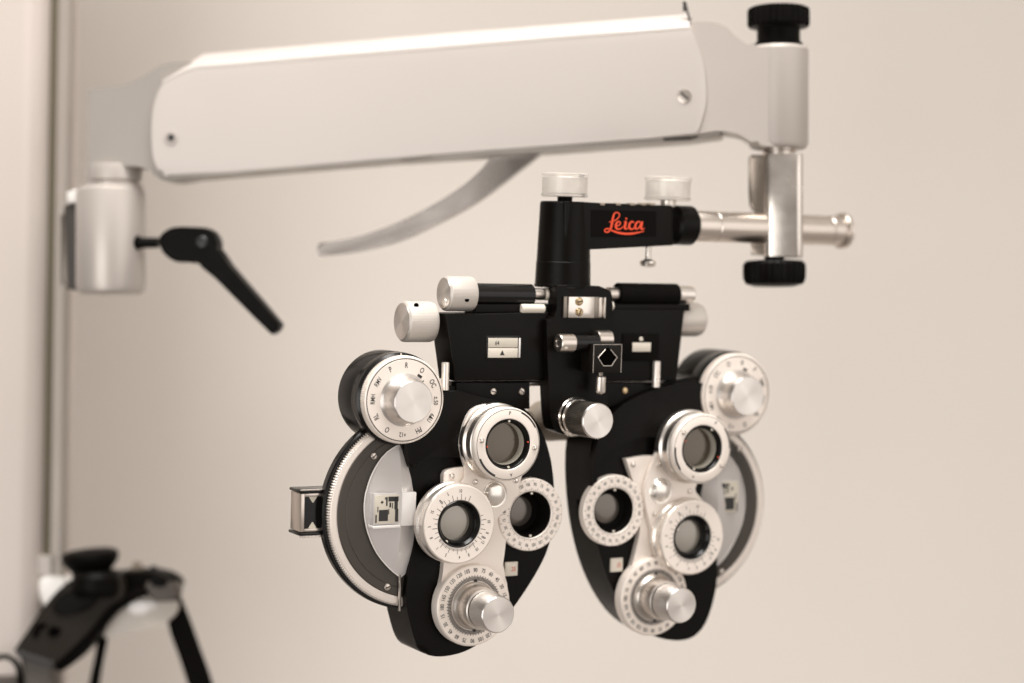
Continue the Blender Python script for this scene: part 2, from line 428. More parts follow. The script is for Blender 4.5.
    finish('eye_tube', lathe_bm([(24.2, 8.6), (23, 7.6), (21.5, -5+dz*.6), (20.5, -14+dz), (16.5, -15+dz), (16, -17+dz), (15, -17.3+dz)], 64), 'blackmatte', ax, angle=40)
    finish('eye_lens', lathe_bm([(16, -17.2+dz), (14.8, -16.9+dz), (9, -16.75+dz), (0, -16.7+dz)], 48), 'glass_mid', ax)
    for an in (2, 178):
        b = bmesh.new(); dot(b, an, 22.2, 1.3, 7.4, 1.5); finish('index_dot', b, 'ivory', ax)
    # ---- turret arm with pivot cap
    tp = finish('turret_arm', prism_bm(smooth_poly(pxpoly(D, c['turret'], 14), 4), 8.6, 14, 1.6, 3), 'plate', ph)
    a = F(*c['cap'], 16)
    finish('pivot_cap', lathe_bm([(12.5, 0), (12.0, 0.5), (10.8, 0.2), (10.2, 1.2), (8.6, 3.4), (5, 4.6), (0, 4.9)], 48), 'chrome_soft', tp, at(a[0], a[1], 14) @ Matrix.Diagonal((1.12, 1.12, 1.1, 1)))
    for i, (x, y) in enumerate(c['turscrews']):
        q = F(x, y, 15); screw(tp, at, q[0], q[1], 14.2, 2.9, 'chrome', False)
    # ---- crossed cylinder lens ring (upper end of the turret)
    u, v = F(*c['lens'], 42)
    lr = finish('lens_barrel', lathe_bm([(39, 9), (39.6, 11), (39.6, 18), (38.4, 19.6), (37.2, 20.4), (37.0, 22), (37.6, 23), (37.6, 31), (36.4, 32), (35, 32.4), (35, 33.6), (30, 33.6), (30, 9)], 96), 'alu_side', ph, at(u, v, 0))
    fr = finish('lens_ring', lathe_bm([(34.6, 33.8), (37.2, 34.6), (37.4, 40), (36.4, 41.6), (35.4, 42), (26.3, 42), (25.6, 41.4), (25.6, 33.8), (34.6, 33.8)], 96), 'dial', ph, at(u, v, 0))
    finish('ring_gap', lathe_bm([(36.2, 32.6), (36.0, 34.2), (34, 34.4)], 72), 'ink', fr)
    finish('lens_bezel', lathe_bm([(26.2, 40.9), (25.2, 41.6), (24.0, 41.2), (22.0, 38.4), (21.4, 35.8), (21.6, 35.6), (26.2, 34), ], 72), 'blackgloss', fr)
    finish('bezel_liner', lathe_bm([(21.6, 36), (20.8, 34), (20.4, 27), (20.6, 26.6), (22, 26.6)], 72), 'ivory_dim', fr)
    finish('lens', lathe_bm([(21, 27.2), (14, 27.5), (7, 27.65), (0, 27.7)], 64), 'glass_dark', fr)
    b = bmesh.new()
    ro = c['lensrot']
    ring_text(b, 'P', 5.4, 31.5, 2+ro, 42.15, 0.9); ring_text(b, 'A', 4.6, 31.5, 172+ro, 42.15, 0.9)
    arc_line(b, 34.8, 1.5, 42.12, 24+ro, 62+ro, 20); arc_line(b, 34.6, 2.2, 42.12, 204+ro, 246+ro, 20)
    arc_line(b, 35.6, 0.5, 42.1)
    finish('ring_markings', b, 'ink', fr, smooth=False)
    for an in (98, 278):
        a_ = R(90-an-ro)
        o = screw(fr, at, 0, 0, 0, 2.7, 'chrome', False); o.matrix_local = Matrix.Translation((31*S*math.cos(a_), 31*S*math.sin(a_), 42.1*S))
    for an in (2, 176):
        b = bmesh.new(); dot(b, an+ro, 23.4, 1.2, 40.2, 1.4); finish('index_dot', b, 'ivory', fr)
    for an in (86, 265):
        b = bmesh.new(); dot(b, an+ro, 23.4, 0.9, 40.2, 1.2); finish('red_dot', b, 'red_ink', fr)
    # ---- rotary prism (lower end of the turret)
    u, v = F(*c['small'], 30)
    sm = finish('prism_ring', lathe_bm([(40, 9), (41.4, 10.5), (41.4, 15), (40.2, 16.6), (39.4, 17.6), (39.6, 19), (40.6, 20), (40.6, 28.4), (40.0, 29.4), (39.4, 29.6), (24.6, 29.6), (24, 29.4), (24, 9)], 96), 'dial_side', ph, at(u, v, 0))
    finish('prism_face', lathe_bm([(39.0, 29.4), (38.8, 30), (24.8, 30), (24.4, 29.4)], 96), 'dial', sm)
    b = bmesh.new()
    ro = c['prot']
    for i in range(36):
        if i*10 in (30, 40, 50, 60): continue
        tick(b, i*10+3+ro, 24.8, 30.6 if i % 2 == 0 else 28.0, 0.5, 30.15)
    for i in range(30): tick(b, 140+i*3.3+ro, 24.6, 27.4, 0.45, 30.16)
    for an, t in ((1, '10'), (88, '10'), (-24, '5'), (108, '8'), (-92, '5'), (-112, '8'), (-134, '1'), (-155, '5'), (178, '4'), (160, '8'), (142, '10'), (126, '12'), (-66, '15')): ring_text(b, t, 4.8, 33.6, an+ro, 30.15, 0.75)
    ring_text(b, 'B', 7, 31.5, -42+ro, 30.15, .6); ring_text(b, 'B', 7, 31.5, 118+ro, 30.15, .6)
    finish('prism_markings', b, 'ink', sm, smooth=False)
    finish('prism_bezel', lathe_bm([(24.4, 29.2), (23.4, 30.4), (22.2, 30), (20, 27), (19.6, 24), (17.6, 23), (17.2, 20), (17.6, 16.5), (24, 16.5)], 72), 'blackgloss', sm)
    finish('prism_lens', lathe_bm([(18, 17.5), (12, 17.7), (0, 17.8)], 64), 'glass_light', sm)
    b = bmesh.new(); dot(b, 218+ro if s > 0 else 290+ro, 21.6, 1.3, 28.4, 1.2); finish('index_dot', b, 'ivory', sm)
    # ---- cylinder axis dial and power knob
    u, v = F(*c['low'], 15)
    lo = finish('axis_dial', lathe_bm([(0, 1), (40, 1), (42.2, 2.5), (42.4, 12), (41.6, 14), (40.4, 14.8), (0, 14.8)], 120), 'dial', ph, at(u, v, 0))
    b = bmesh.new()
    for i in range(24): ring_text(b, CYL[i], 6.0, 36.4, i*15*s+1, 15.0, 0.78)
    for i in range(120): tick(b, i*3, 25.6, 31.0 if i % 2 == 0 else 29.8, 0.95, 15.0)
    finish('axis_scale', b, 'ink', lo, smooth=False)
    finish('knob_skirt', lathe_bm([(25.0, 14.5), (24.8, 15.6), (24.0, 16.8), (22.4, 19.0), (21.8, 24), (21.4, 36.4), (20.8, 38), (19.6, 38.8), (0, 38.8)], 72), 'alu_side', lo)
    finish('power_knob', lathe_bm([(17.4, 38), (17.4, 39.6), (19, 40.4, 1), (18.9, 65.5, 1), (18.3, 67), (17.4, 67.8), (0, 67.8)], 160, 0.012), 'alu', lo)
    finish('knob_groove', lathe_bm([(18.8, 38.2), (18.6, 39.4), (17.2, 39.5)], 60), 'ink', lo)
    for an in (2, 178):
        b = bmesh.new(); dot(b, an, 25.4, 1.7, 14.6, 1.6); finish('axis_pointer', b, 'ink', lo)
    # ---- small power window
    x, y = c['win']
    q = F(x, y, 2)
    ws = finish('power_window', box_bm(q[0]-7.6, q[0]+7.6, q[1]-7.4, q[1]+7.4, -1, 2, 0.8), 'ivory', ph)
    b = bmesh.new(); add_text(b, '.25' if s > 0 else '.25', 6.2, 0, 0, 0, 0, 0.8)
    finish('window_figure', b, 'red_ink', ws, Matrix.Translation(L(q[0]+2, q[1], 2.15)) @ FRONT, smooth=False)

M['ivory_rim'] = mat('rim_ivory', (0.80, 0.73, 0.67), 0.35, 0.4, 0.04, 50)
M['ivory_dim'] = mat('liner_ivory', (0.42, 0.39, 0.33), 0.1, 0.4, 0.05, 50)
M['glass_mid'] = mat('lens_mid', (0.15, 0.13, 0.11), 0.45, 0.15, 0.2, 30, coat=0.6)
M['dial_side'] = mat('dial_side', (0.82, 0.76, 0.70), 0.75, 0.3, 0.03, 40)
M['chrome_soft'] = mat('cap_chrome', (0.82, 0.78, 0.73), 0.9, 0.24, 0.03, 60)

LEFT = dict(
    housing=[(398, 405), (440, 386), (478, 392), (515, 402), (538, 424), (549, 452), (553.5, 480), (554, 512), (549, 545), (535, 575), (513, 608), (491, 634), (470, 649), (450, 655.5), (432, 656), (419, 649), (411, 627), (406, 600), (408, 575), (414, 545), (415.5, 515), (413, 488), (407, 460), (399, 435)],
    hood=[(404, 425, 1), (440, 391), (478, 396), (512, 406), (534, 427), (543, 448), (530, 470), (500, 468), (468, 459), (442, 457), (424, 459), (414, 468), (409, 462)],
    aux=(528.4, 514), disc=(415, 510), dial=(404.5, 400), lens=(508.2, 444.3), small=(459.4, 524.2), low=(474, 605.5), cap=(496, 494.5), win=(511.5, 569),
    ringscrews=[(374, 456), (387.5, 587)],
    cover=[(400, 444), (385, 454), (372, 474), (364.5, 500), (366, 526), (375, 550), (388, 567), (400, 577)],
    cover_in=[(402, 444), (417, 455), (424, 475), (425, 500), (425, 526), (420, 550), (412, 567), (402, 577)],
    cover_ridge=(398, 510), sight=(374.5, 494.5, 398, 523),
    plate=[(443.5, 476, 1), (446, 471), (452, 468.5), (462, 467), (480, 466), (505, 480), (509, 500), (507, 530), (505, 550), (503, 569), (507, 583), (505, 612), (470, 628), (441, 612), (440, 590), (443, 572), (444, 545), (444, 500)],
    platescrews=[(451.5, 476)],
    turret=[(461, 440), (463, 458), (466, 470), (464, 481), (452, 487), (428, 500), (426, 530), (450, 550), (480, 545), (494, 524), (503, 512), (514, 502), (518, 490), (520, 478), (530, 462), (528, 425), (500, 405), (472, 410)],
    turscrews=[(475.5, 482), (516.5, 480.5)], lensrot=0, prot=0)
RIGHT = dict(
    housing=[(596, 428), (612, 408), (636, 393), (668, 382), (705, 376), (722, 392), (720, 425), (709, 452), (706, 482), (709, 515), (716, 548), (717, 578), (713, 602), (705, 624), (693, 637), (676, 640.5), (654, 636), (634, 622), (617, 598), (604, 568), (595, 532), (590.5, 495), (590, 455)],
    hood=[(592, 474), (596, 448), (606, 424), (624, 404), (660, 388), (698, 382), (716, 396), (714, 430), (700, 450), (676, 440), (652, 437), (630, 441), (611, 451), (600, 463), (597, 482), (593, 490)],
    aux=(611.5, 510), disc=(688, 507), dial=(736.5, 394.5), lens=(702.5, 449), small=(692.5, 537.5), low=(654.5, 597), cap=(662, 491), win=(617, 565),
    ringscrews=[(740, 449), (722, 572)],
    cover=[(708, 440), (725, 452), (738, 470), (744, 495), (742, 520), (733, 543), (722, 560), (708, 572)],
    cover_in=[(706, 440), (696, 455), (690, 475), (690, 500), (690, 526), (695, 546), (700, 560), (706, 572)],
    cover_ridge=(712, 505), sight=(715, 481, 737, 512),
    plate=[(626, 459, 1), (655, 456), (680, 470), (685, 500), (678, 540), (668, 562), (662, 600), (634, 590), (630, 575), (635, 555), (640, 530), (639, 500), (633, 480)],
    platescrews=[(633, 464.5)],
    turret=[(664, 440), (656, 455), (649, 473), (645, 488), (646, 505), (652, 530), (660, 550), (690, 565), (716, 545), (712, 515), (700, 497), (694, 489), (700, 480), (718, 470), (728, 450), (722, 425), (698, 414), (676, 420)],
    turscrews=[(659, 465), (655, 514), (690, 491.5)], lensrot=28, prot=8, doff=10)
battery(1, LEFT)
battery(-1, RIGHT)

# ---- carriages
F = D.F
def carriage(face, side_, wfront=6):
    b = prism_bm(pxpoly(D, face, wfront), -30, wfront, 2.0, 3)
    return finish('carriage', b, 'black', ph)
cl = carriage([(446, 314), (549, 312), (549, 380), (455, 381)], 1)
cr = carriage([(598, 309), (685, 310), (677, 381), (598, 381)], -1)
# scale window on the left carriage
def scale_window(car, x0, y0, x1, y1, kind):
    w = 6
    a, b_ = F(x0, y0, w), F(x1, y1, w)
    u0, u1, v0, v1 = a[0], b_[0], b_[1], a[1]
    if kind == 0:
        fr = finish('scale_window', box_bm(u0-2.5, u1+2.5, v0-2.5, v1+2.5, w-4, w+0.6, 0.5), 'blackgloss', car)
        finish('scale_upper', box_bm(u0, u1, (v0+v1)/2+0.5, v1, w, w+1.0, 0.2), 'scale', fr)
        finish('scale_lower', box_bm(u0, u1, v0, (v0+v1)/2-0.2, w, w+1.4, 0.2), 'ivory', fr)
        g = bmesh.new(); cx = (u0+u1)/2-1; vy = v0+2.5
        g.faces.new([g.verts.new(L(cx+a_, vy+q, w+1.55)) for a_, q in ((-2.8, 0), (2.8, 0), (0, 5.2))])
        finish('pointer', g, 'ink', fr, smooth=False)
        g = bmesh.new(); add_text(g, '64', 6, 0, 0, 0, 0, .8)
        finish('scale_figure', g, 'ink', fr, Matrix.Translation(L(cx-6, (v0+3*v1)/4, w+1.15)) @ FRONT, smooth=False)
        for uu in (u1+1.2,):
            finish('window_glass', box_bm(uu, uu+1.8, v0, v1, w-1, w+1.6, 0.3), 'clearblock', fr)
    else:
        q0, q1 = F(622, 333, w), F(658, 361, w)
        fr = finish('scale_window', box_bm(q0[0], q1[0], q1[1], q0[1], w-2, w+2, 1.2), 'blackmatte', car)
        finish('scale_lower', box_bm(u0, u1, v0, v1, w+1, w+2.4, 0.2), 'ivory', fr)
        b2 = lathe_bm([(0, 0), (2.4, 0), (2.2, 1), (0, 1.4)], 20)
        q = F(641, 339, w+2); finish('scale_dot', b2, 'ivory', fr, at(q[0], q[1], w+2))
scale_window(cl, 488, 338, 517, 357.5, 0)
scale_window(cr, 631.5, 342.5, 649.5, 351.5, 1)

# ---- horizontal adjustment rods and knobs along u
def urod(name, x0, x1, y, rpx, w, m, prof=None, parent=None, seg=48, bev=0.8, capL=True):
    u0, v = F(x0, y, w); u1, _ = F(x1, y, w); r = rpx*D.k((x0+x1)/2, y, w); Ln = u1-u0
    if prof is None: pr = [(0, 0), (r-bev, 0), (r, bev), (r, Ln-bev), (r-bev, Ln), (0, Ln)]
    else: pr = [(a*r, b_*Ln, *z) for a, b_, *z in prof]
    return finish(name, lathe_bm(pr, seg, 0.018), m, parent or ph, side(u0, v, w, 1))
knobprof = [(0, 0.02), (.62, 0.02), (.66, 0.0), (.9, 0), (.985, .05), (1, .1, 1), (1, .93, 1), (.96, 1), (0, 1)]
v_w = -8
urod('level_cylinder', 466, 531, 294.5, 11.5, v_w, 'blackgloss')
k1 = urod('level_knob', 444, 471, 293.5, 17.6, v_w, 'knobside', knobprof, seg=160)
o = k1
finish('knob_button', lathe_bm([(0, -1.6), (5.0, -1.6), (5.4, -1.0), (5.4, .6)], 24), 'alu_side', k1, Matrix.Translation((10*S, -3*S, 0)))
urod('rod_tip', 530, 544, 294, 6.0, v_w, 'nickel', bev=1.2)
urod('rod_cap', 544, 548, 294, 6.3, v_w, 'ivory', bev=1.4)
urod('width_cylinder', 617, 676, 294, 11.2, v_w, 'blackmatte')
urod('rod_tip', 607, 618, 294, 7, v_w, 'nickel')
urod('rod_end', 675, 692, 294.5, 8.8, v_w, 'alu_side', bev=1.6)
urod('white_bush', 521, 544, 308.5, 4.5, v_w+12, 'ivory', bev=1)
urod('white_bush', 604.5, 613, 306, 4.2, 6, 'ivory', bev=1)
w2 = -22
k2 = urod('spread_knob', 402, 431, 321.5, 20.6, w2, 'knobside', knobprof, seg=160)
k3 = urod('spread_knob', 664, 700, 319.5, 17.0, w2, 'knobside', [(0, 0), (.9, 0), (1, .06), (1, .85), (.93, .96), (.8, 1), (0, 1)], seg=72)
for kk, rr in ((k1, 17.6), (k2, 20.6)):
    finish('knob_face', lathe_bm([(rr*0.9, 0.6), (rr*0.9, -0.5), (rr*0.87, -0.8), (0, -0.8)], 96), 'alu', kk)
for px_, py_, ww in ((467, 299.5, 8.8), (416.5, 305.5, -8.5)):
    q = F(px_, py_, ww); finish('knob_hole', lathe_bm([(0, -1), (2.6, -1), (2.6, .2), (0, .4)], 16), 'hole', ph, at(q[0], q[1], ww))
finish('top_bar', prism_bm(pxpoly(D, [(476, 304), (690, 304), (690, 311), (476, 313)], 2), -24, 2, 1), 'black', ph)

# ---- centre block
cb = finish('centre_block', prism_bm(smooth_poly(pxpoly(D, [(557, 285, 1), (600, 286, 1), (612, 292, 1), (613, 312, 1), (606, 330), (606, 380), (608, 405), (600, 428), (585, 437), (562, 434), (552, 425), (549, 390), (547, 340), (547, 320, 1), (557, 316, 1)], 14), 3), -5, 14, 2.2, 3), 'black', ph)
finish('block_core', prism_bm(pxpoly(D, [(556, 316), (606, 316), (606, 380), (556, 380)], -6), -40, -5.2, 1), 'blackmatte', cb)
# clip with two brass screws
a, b_ = F(565, 296.5, 17), F(604.5, 318, 17)
cp = finish('clip_plate', box_bm(a[0]+4, b_[0]-13, b_[1], a[1], 13, 18, 0.8), 'chrome', ph)
finish('clip_side', box_bm(a[0]-1, a[0]+3.6, b_[1], a[1], 12, 16.6, 0.5), 'dark_nickel', cp)
finish('clip_hook', box_bm(b_[0]-12.8, b_[0]-7, b_[1], a[1], 13, 17, 0.6), 'dark_nickel', cp)
finish('clip_spring', box_bm(b_[0]-6.8, b_[0]-2, b_[1]+.5, a[1]-.5, 13, 16, 0.8), 'nickel', cp)
finish('clip_edge', box_bm(b_[0]-1.8, b_[0]+0.6, b_[1]-.2, a[1]-.2, 13, 18.5, 1), 'chrome', cp)
for y in (301.5, 312):
    q = F(579.5, y, 19); screw(cp, at, q[0], q[1], 18.2, 4.4, 'brass', True, 2.4)
# near point rod holder: screw head, black rod, square holder with its thumb screw
u0, v = F(558, 343, 26)
hs = finish('socket_screw', lathe_bm([(0, 1.6), (4.2, 1.6), (4.6, 0), (8.6, 0), (9.4, 1), (9.4, 17), (8.8, 18), (0, 18)], 40), 'nickel', ph, side(u0, v, 26, 1))
finish('screw_socket', lathe_bm([(0, 1.4), (4.4, 1.4)], 6), 'ink', hs)
hp = urod('holder_pivot', 571, 597, 343, 8.2, 26, 'blackgloss')
urod('pivot_bush', 596, 610, 339, 8.6, 22, 'nickel')
a, b_ = F(594, 344.5, 40), F(621, 372.5, 40)
U0, U1, V0, V1 = a[0], b_[0], b_[1], a[1]
hb = finish('rod_holder', box_bm(U0, U1, V0, V1, 14, 40, 0.7), 'holderblack', ph)
g = bmesh.new(); cu, cv = (U0+U1)/2, (V0+V1)/2+1
diam = [(0, 11), (3, 8.5), (11.5, 0), (8.5, -3.5), (5, -8.5), (-5, -8.5), (-8.5, -4), (-11.5, 0), (-3, 8.5)]
g.faces.new([g.verts.new(L(cu+x, cv+y, 40.3)) for x, y in diam])
finish('diamond_hole', g, 'hole', hb, smooth=False)
pth = [L(cu+x, cv+y, 40.3) for x, y in diam[1:]]
finish('hole_edge', tube_bm([*pth], 0.45, 6), 'nickel', hb)
for (x0, y0, x1, y1) in ((U0, V1, U1, V1), (U0, V0, U0, V1), (U1, V0, U1, V1)):
    finish('worn_edge', tube_bm([L(x0, y0, 39.8), L(x1, y1, 39.8)], 0.28, 6), 'nickel', hb)
def vlathe(fr, name, xc, prof, w, m, parent, seg=64, knurl=0.0, sh=0):
    """prof: (radius_px, y_px[, flag]) from top to bottom"""
    yc = sum(p[1] for p in prof)/len(prof); k = fr.k(xc, yc, w)
    u, _ = fr.F(xc, yc, w)
    pr = [(p[0]*k, fr.F(xc, p[1], w)[1], *p[2:]) for p in prof]
    mt = upright(u, 0, w)
    if parent is not None and parent.type == 'MESH': mt = parent.matrix_basis.inverted() @ mt
    return finish(name, lathe_bm(pr, seg, knurl), m, parent, mt)
ts = vlathe(D, 'thumb_screw', 600.5, [(0, 375.8), (4.6, 376), (5.2, 377), (5.2, 391, 0), (4.6, 392.5), (2.5, 394), (0, 394)], 30, 'alu_side', ph, 40)
vlathe(D, 'screw_stem', 600.5, [(2.6, 369), (2.6, 376.4), (0, 376.4)], 30, 'dark_nickel', ts, 20)
q = F(576, 348, 36)
finish('brass_stud', lathe_bm([(0, 0), (2.4, 0), (2.2, 1.5), (0, 2)], 16), 'ivory', ph, at(*F(566, 347, 34), 33))
# centre lock knob
u, v = F(576, 417, 18)
ck = finish('lock_knob', lathe_bm([(17.6, 22), (18.4, 22.6, 1), (18.4, 60, 1), (17.8, 61.6), (17, 62.2), (0, 62.2)], 120, 0.03), 'knurl', ph, at(u, v, 0))
finish('knob_face', lathe_bm([(18.3, 60.4), (18.1, 62.2), (17.2, 63), (0, 63)], 96), 'alu', ck)
finish('knob_collar', lathe_bm([(0, 13), (20.6, 13), (21, 14), (21, 18), (20, 19.5), (19.6, 24), (18.6, 25.6), (0, 25.6)], 72), 'chrome', ck)

# ---- brackets under the carriages, guide pins
bl = finish('hanger_plate', prism_bm(pxpoly(D, [(456, 382.5), (530, 382.5), (530, 409), (512, 409), (456, 396)], 2), -20, 2, 1), 'black', ph)
for x in (493.5, 522): q = F(x, 391.5, 3); screw(bl, at, q[0], q[1], 2.4, 3.5, 'nickel', True)
br = finish('hanger_plate', prism_bm(pxpoly(D, [(604, 382.5), (664, 382.5), (664, 392), (604, 409)], 2), -20, 2, 1), 'black', ph)
q = F(625, 390.5, 3); screw(br, at, q[0], q[1], 2.4, 3.6, 'brass', False)
vlathe(D, 'guide_pin', 445.3, [(0, 362), (3.6, 362.4), (4, 364), (4, 390), (0, 390)], 10, 'dial_side', ph, 24)
vlathe(D, 'guide_pin', 656.5, [(0, 361), (3.6, 361.4), (3.8, 363), (3.8, 387), (0, 387)], 10, 'dial_side', ph, 24)
finish('slide_rail', tube_bm([L(F(450, 384, -10)[0], F(450, 384, -10)[1], -10), L(F(676, 384, -10)[0], F(450, 384, -10)[1], -10)], 3.2, 16), 'nickel', ph)
# brow rest behind
a = F(530, 422, -62); b_ = F(592, 422, -62)
finish('brow_rest', tube_bm([L(a[0]+(b_[0]-a[0])*t, a[1]+2*math.sin(PI*t), -62) for t in [i/14 for i in range(15)]], [12, 18, 21, 22, 23, 23, 23, 23, 23, 23, 23, 22, 21, 18, 12], 24), 'restpad', ph)

# ---- yoke head (post + arm) with the logo plate
HW = 12
post = finish('yoke_post', lathe_bm([(0, F(564, 285, -14)[1]), (29.3, F(564, 285, -14)[1]), (28.6, F(564, 262, -14)[1]), (28.3, F(564, 262, -14)[1]+.4), (26.2, F(564, 203, -14)[1]), (25.2, F(564, 201.5, -14)[1]), (0, F(564, 201.5, -14)[1])], 72), 'black', ph, upright(F(564, 240, -14)[0], 0, -14))
pe = F(566, 285, -10)
finish('post_base', lathe_bm([(0, 0), (29, 0), (30, 1), (30, 3), (28.5, 4), (0, 4)], 64), 'black', post, Matrix.Translation((0, 0, F(566, 287.5, -10)[1]*S)))
yh = finish('yoke_head', prism_bm(pxpoly(D, [(565, 201.3), (673, 205.5), (673.5, 245.5), (592, 249.5), (565, 249.5)], HW-1), -33, HW-1, 2.4, 3), 'black', ph)
a, b_ = F(591, 209, HW), F(656, 236.5, HW)
lp = finish('logo_plate', prism_bm(pxpoly(D, [(591.5, 209.5), (656.5, 211), (656.5, 236.5), (591.5, 237)], HW), HW-3, HW-0.2, 0.3, 1), 'blackmatte', ph)
# script lettering as broad pen strokes; coordinates traced on the plate (x, y, width) at 12.8 per pixel
strokes = [
    [(296, 256, 10), (330, 250, 16), (372, 236, 14), (412, 205, 13), (428, 175, 13), (422, 146, 13), (396, 134, 15), (366, 146, 17), (350, 185, 23), (340, 235, 27), (330, 290, 28), (316, 338, 24), (292, 376, 20), (258, 386, 16), (238, 368, 15), (250, 346, 14), (288, 344, 18), (340, 368, 20), (410, 392, 24), (500, 406, 26), (590, 404, 24), (670, 390, 17), (744, 374, 8)],
    [(388, 308, 14), (424, 296, 14), (442, 272, 14), (428, 252, 15), (402, 256, 20), (384, 290, 26), (386, 330, 26), (412, 348, 20), (446, 340, 14), (478, 312, 10)],
    [(488, 258, 12), (510, 252, 24), (500, 300, 28), (496, 334, 24), (516, 346, 16), (548, 322, 10)],
    [(510, 204, 20), (514, 216, 26), (510, 222, 20)],
    [(606, 268, 20), (600, 252, 18), (576, 256, 20), (554, 292, 26), (556, 330, 26), (580, 348, 20), (612, 338, 14), (640, 312, 10)],
    [(700, 262, 14), (676, 250, 16), (646, 268, 22), (630, 306, 24), (636, 340, 22), (662, 342, 16), (690, 306, 14), (706, 262, 14)],
    [(722, 248, 16), (712, 290, 26), (704, 330, 25), (720, 350, 18), (746, 334, 9)]]
def catmull3(p, n=6):
    out = []
    for i in range(len(p)-1):
        a, b, c, d = [Vector(p[max(0, min(len(p)-1, j))]) for j in (i-1, i, i+1, i+2)]
        for k in range(n):
            t = k/n; out.append(0.5*((2*b)+(c-a)*t+(2*a-5*b+4*c-d)*t*t+(-a+3*b-3*c+d)*t**3))
    out.append(Vector(p[-1])); return out
g = bmesh.new()
kk = D.k(624, 222, HW); lc = F(626, 222, HW)
for si, st in enumerate(strokes):
    q = catmull3(st); rows = []
    for i, p in enumerate(q):
        t = q[min(i+1, len(q)-1)]-q[max(i-1, 0)]; t = Vector((t.x, t.y, 0)); t.normalize(); n = Vector((-t.y, t.x, 0))*p.z*0.52
        rr = []
        for sg in (1, -1):
            x = p.x+n.x*sg; y = p.y+n.y*sg
            X = 586+x/12.8; Y = 202+y/12.8
            uv = F(X, Y, HW+0.1)
            rr.append(g.verts.new(L(uv[0], uv[1], HW+0.1+si*0.02)))
        rows.append(rr)
    for r0, r1 in zip(rows, rows[1:]): g.faces.new((r0[0], r0[1], r1[1], r1[0]))
finish('logo_script', g, 'logo', lp, smooth=False)
# collar, rod, flange
wr = -11
urod('rod_collar', 671, 692, 225, 19.8, wr, 'black', bev=3.2)
rod = urod('support_rod', 691, 846, 226, 15.2, wr, 'nickel', [(0, 0), (.96, 0), (1, .01), (1, .13), (.965, .133), (.965, .142), (1, .145), (1, .86), (.97, .865), (.97, .875), (1, .88), (1, .955), (1.16, .957), (1.2, .962), (1.2, .984), (1.16, .989), (0.98, .99), (.96, 1), (.82, 1), (.8, .985), (0, .985)], seg=64)
# acrylic level knobs and stems
for x, y0, y1, nm in ((564.8, 173.5, 197, 0), (668, 177, 200.5, 1)):
    r = 23.3
    kb = vlathe(D, 'acrylic_knob', x, [(0, y0), (r-.8, y0), (r, y0+.8), (r, y0+2.6), (r-.6, y0+3.2), (r-.6, y1-3), (r, y1-2.6), (r, y1-.8), (r-.8, y1), (6, y1), (0, y1)], -10, 'acrylic', ph, 64)
    vlathe(D, 'knob_core', x, [(0, y0+4), (r-5, y0+4.2), (r-5, y1-4), (0, y1-4)], -10, 'white_plastic', kb, 48)
    vlathe(D, 'knob_stem', x, [(7.5, y1-1), (7.5, y1+6), (0, y1+6)], -10, 'blackmatte' if nm == 0 else 'alu_side', kb, 24)
tsw = vlathe(D, 'clamp_screw', 648, [(0, 243), (3.0, 243), (3.0, 255), (3.4, 259), (8, 261), (8.4, 263), (7.6, 266), (4, 267.4), (0, 267.6)], -8, 'chrome_blue' if 'chrome_blue' in M else 'chrome', ph, 32)
# notches along the top edge of the yoke head
b = bmesh.new()
for x in (601, 617, 631, 642, 651):
    q = F(x, 204, 8); box_bm(q[0]-2.6, q[0]+2.6, q[1]-1.4, q[1]+1.2, 2, 12, 0.4, bm=b)
finish('edge_nicks', b, 'restpad', yh)

# ================================================================== SUPPORT ARM
cw = F(777, 200, wr)
OB = D.world(cw[0], cw[1], wr)
B = Frame(OB, -8)
FB = B.F
arm = thing('support_arm', B, 'cream white balanced support arm running across the top above the phoropter', 'instrument arm')
def bprism(name, px, w0, w1, bevel, m, sm=3, seg=4, parent=None, both=True):
    uv = pxpoly(B, px, w1)
    uv = smooth_poly(uv, sm) if sm else uv
    return finish(name, prism_bm(uv, w0, w1, bevel, seg, both=both), m, parent or arm)
cover = bprism('arm_cover', [(165, 80, 1), (187, 69, 1), (202, 65, 1), (690, 25, 1), (696, 40), (703, 62), (706, 86), (705, 108), (697, 134.5, 1), (430, 154.5, 1), (168, 176.5, 1), (160, 172), (153.5, 158), (151.5, 135), (153, 110), (158, 92)], -34, 34, 3.0, 'white', 4, 4)
# rounded bright top of the cover
tp = [(166, 78), (187, 63), (202, 52.5), (430, 33), (690, 12.5)]
b = bmesh.new()
pts = [FB(x, y, 18) for x, y in tp]; low = [FB(x, y, 33) for x, y in [(165, 83), (187, 72), (202, 68), (430, 50), (691, 28.5)]]
rings = []
for (pu, pv), (lu, lv) in zip(pts, low):
    ring = []
    hh = max(3, pv-lv)
    for ww, fv in ((34.3, 0), (34.1, .10), (32.6, .24), (26, .56), (17, .87), (11, .98), (0, 1), (-11, .98), (-17, .87), (-26, .56), (-32.6, .24), (-34.1, .10), (-34.3, 0)):
        ring.append(b.verts.new(L(pu, lv+hh*fv, ww)))
    rings.append(ring)
for r0, r1 in zip(rings, rings[1:]):
    for k in range(12): b.faces.new((r0[k], r0[k+1], r1[k+1], r1[k]))
b.faces.new(rings[0]); b.faces.new(rings[-1][::-1])
finish('cover_top', b, 'white', cover, angle=50)
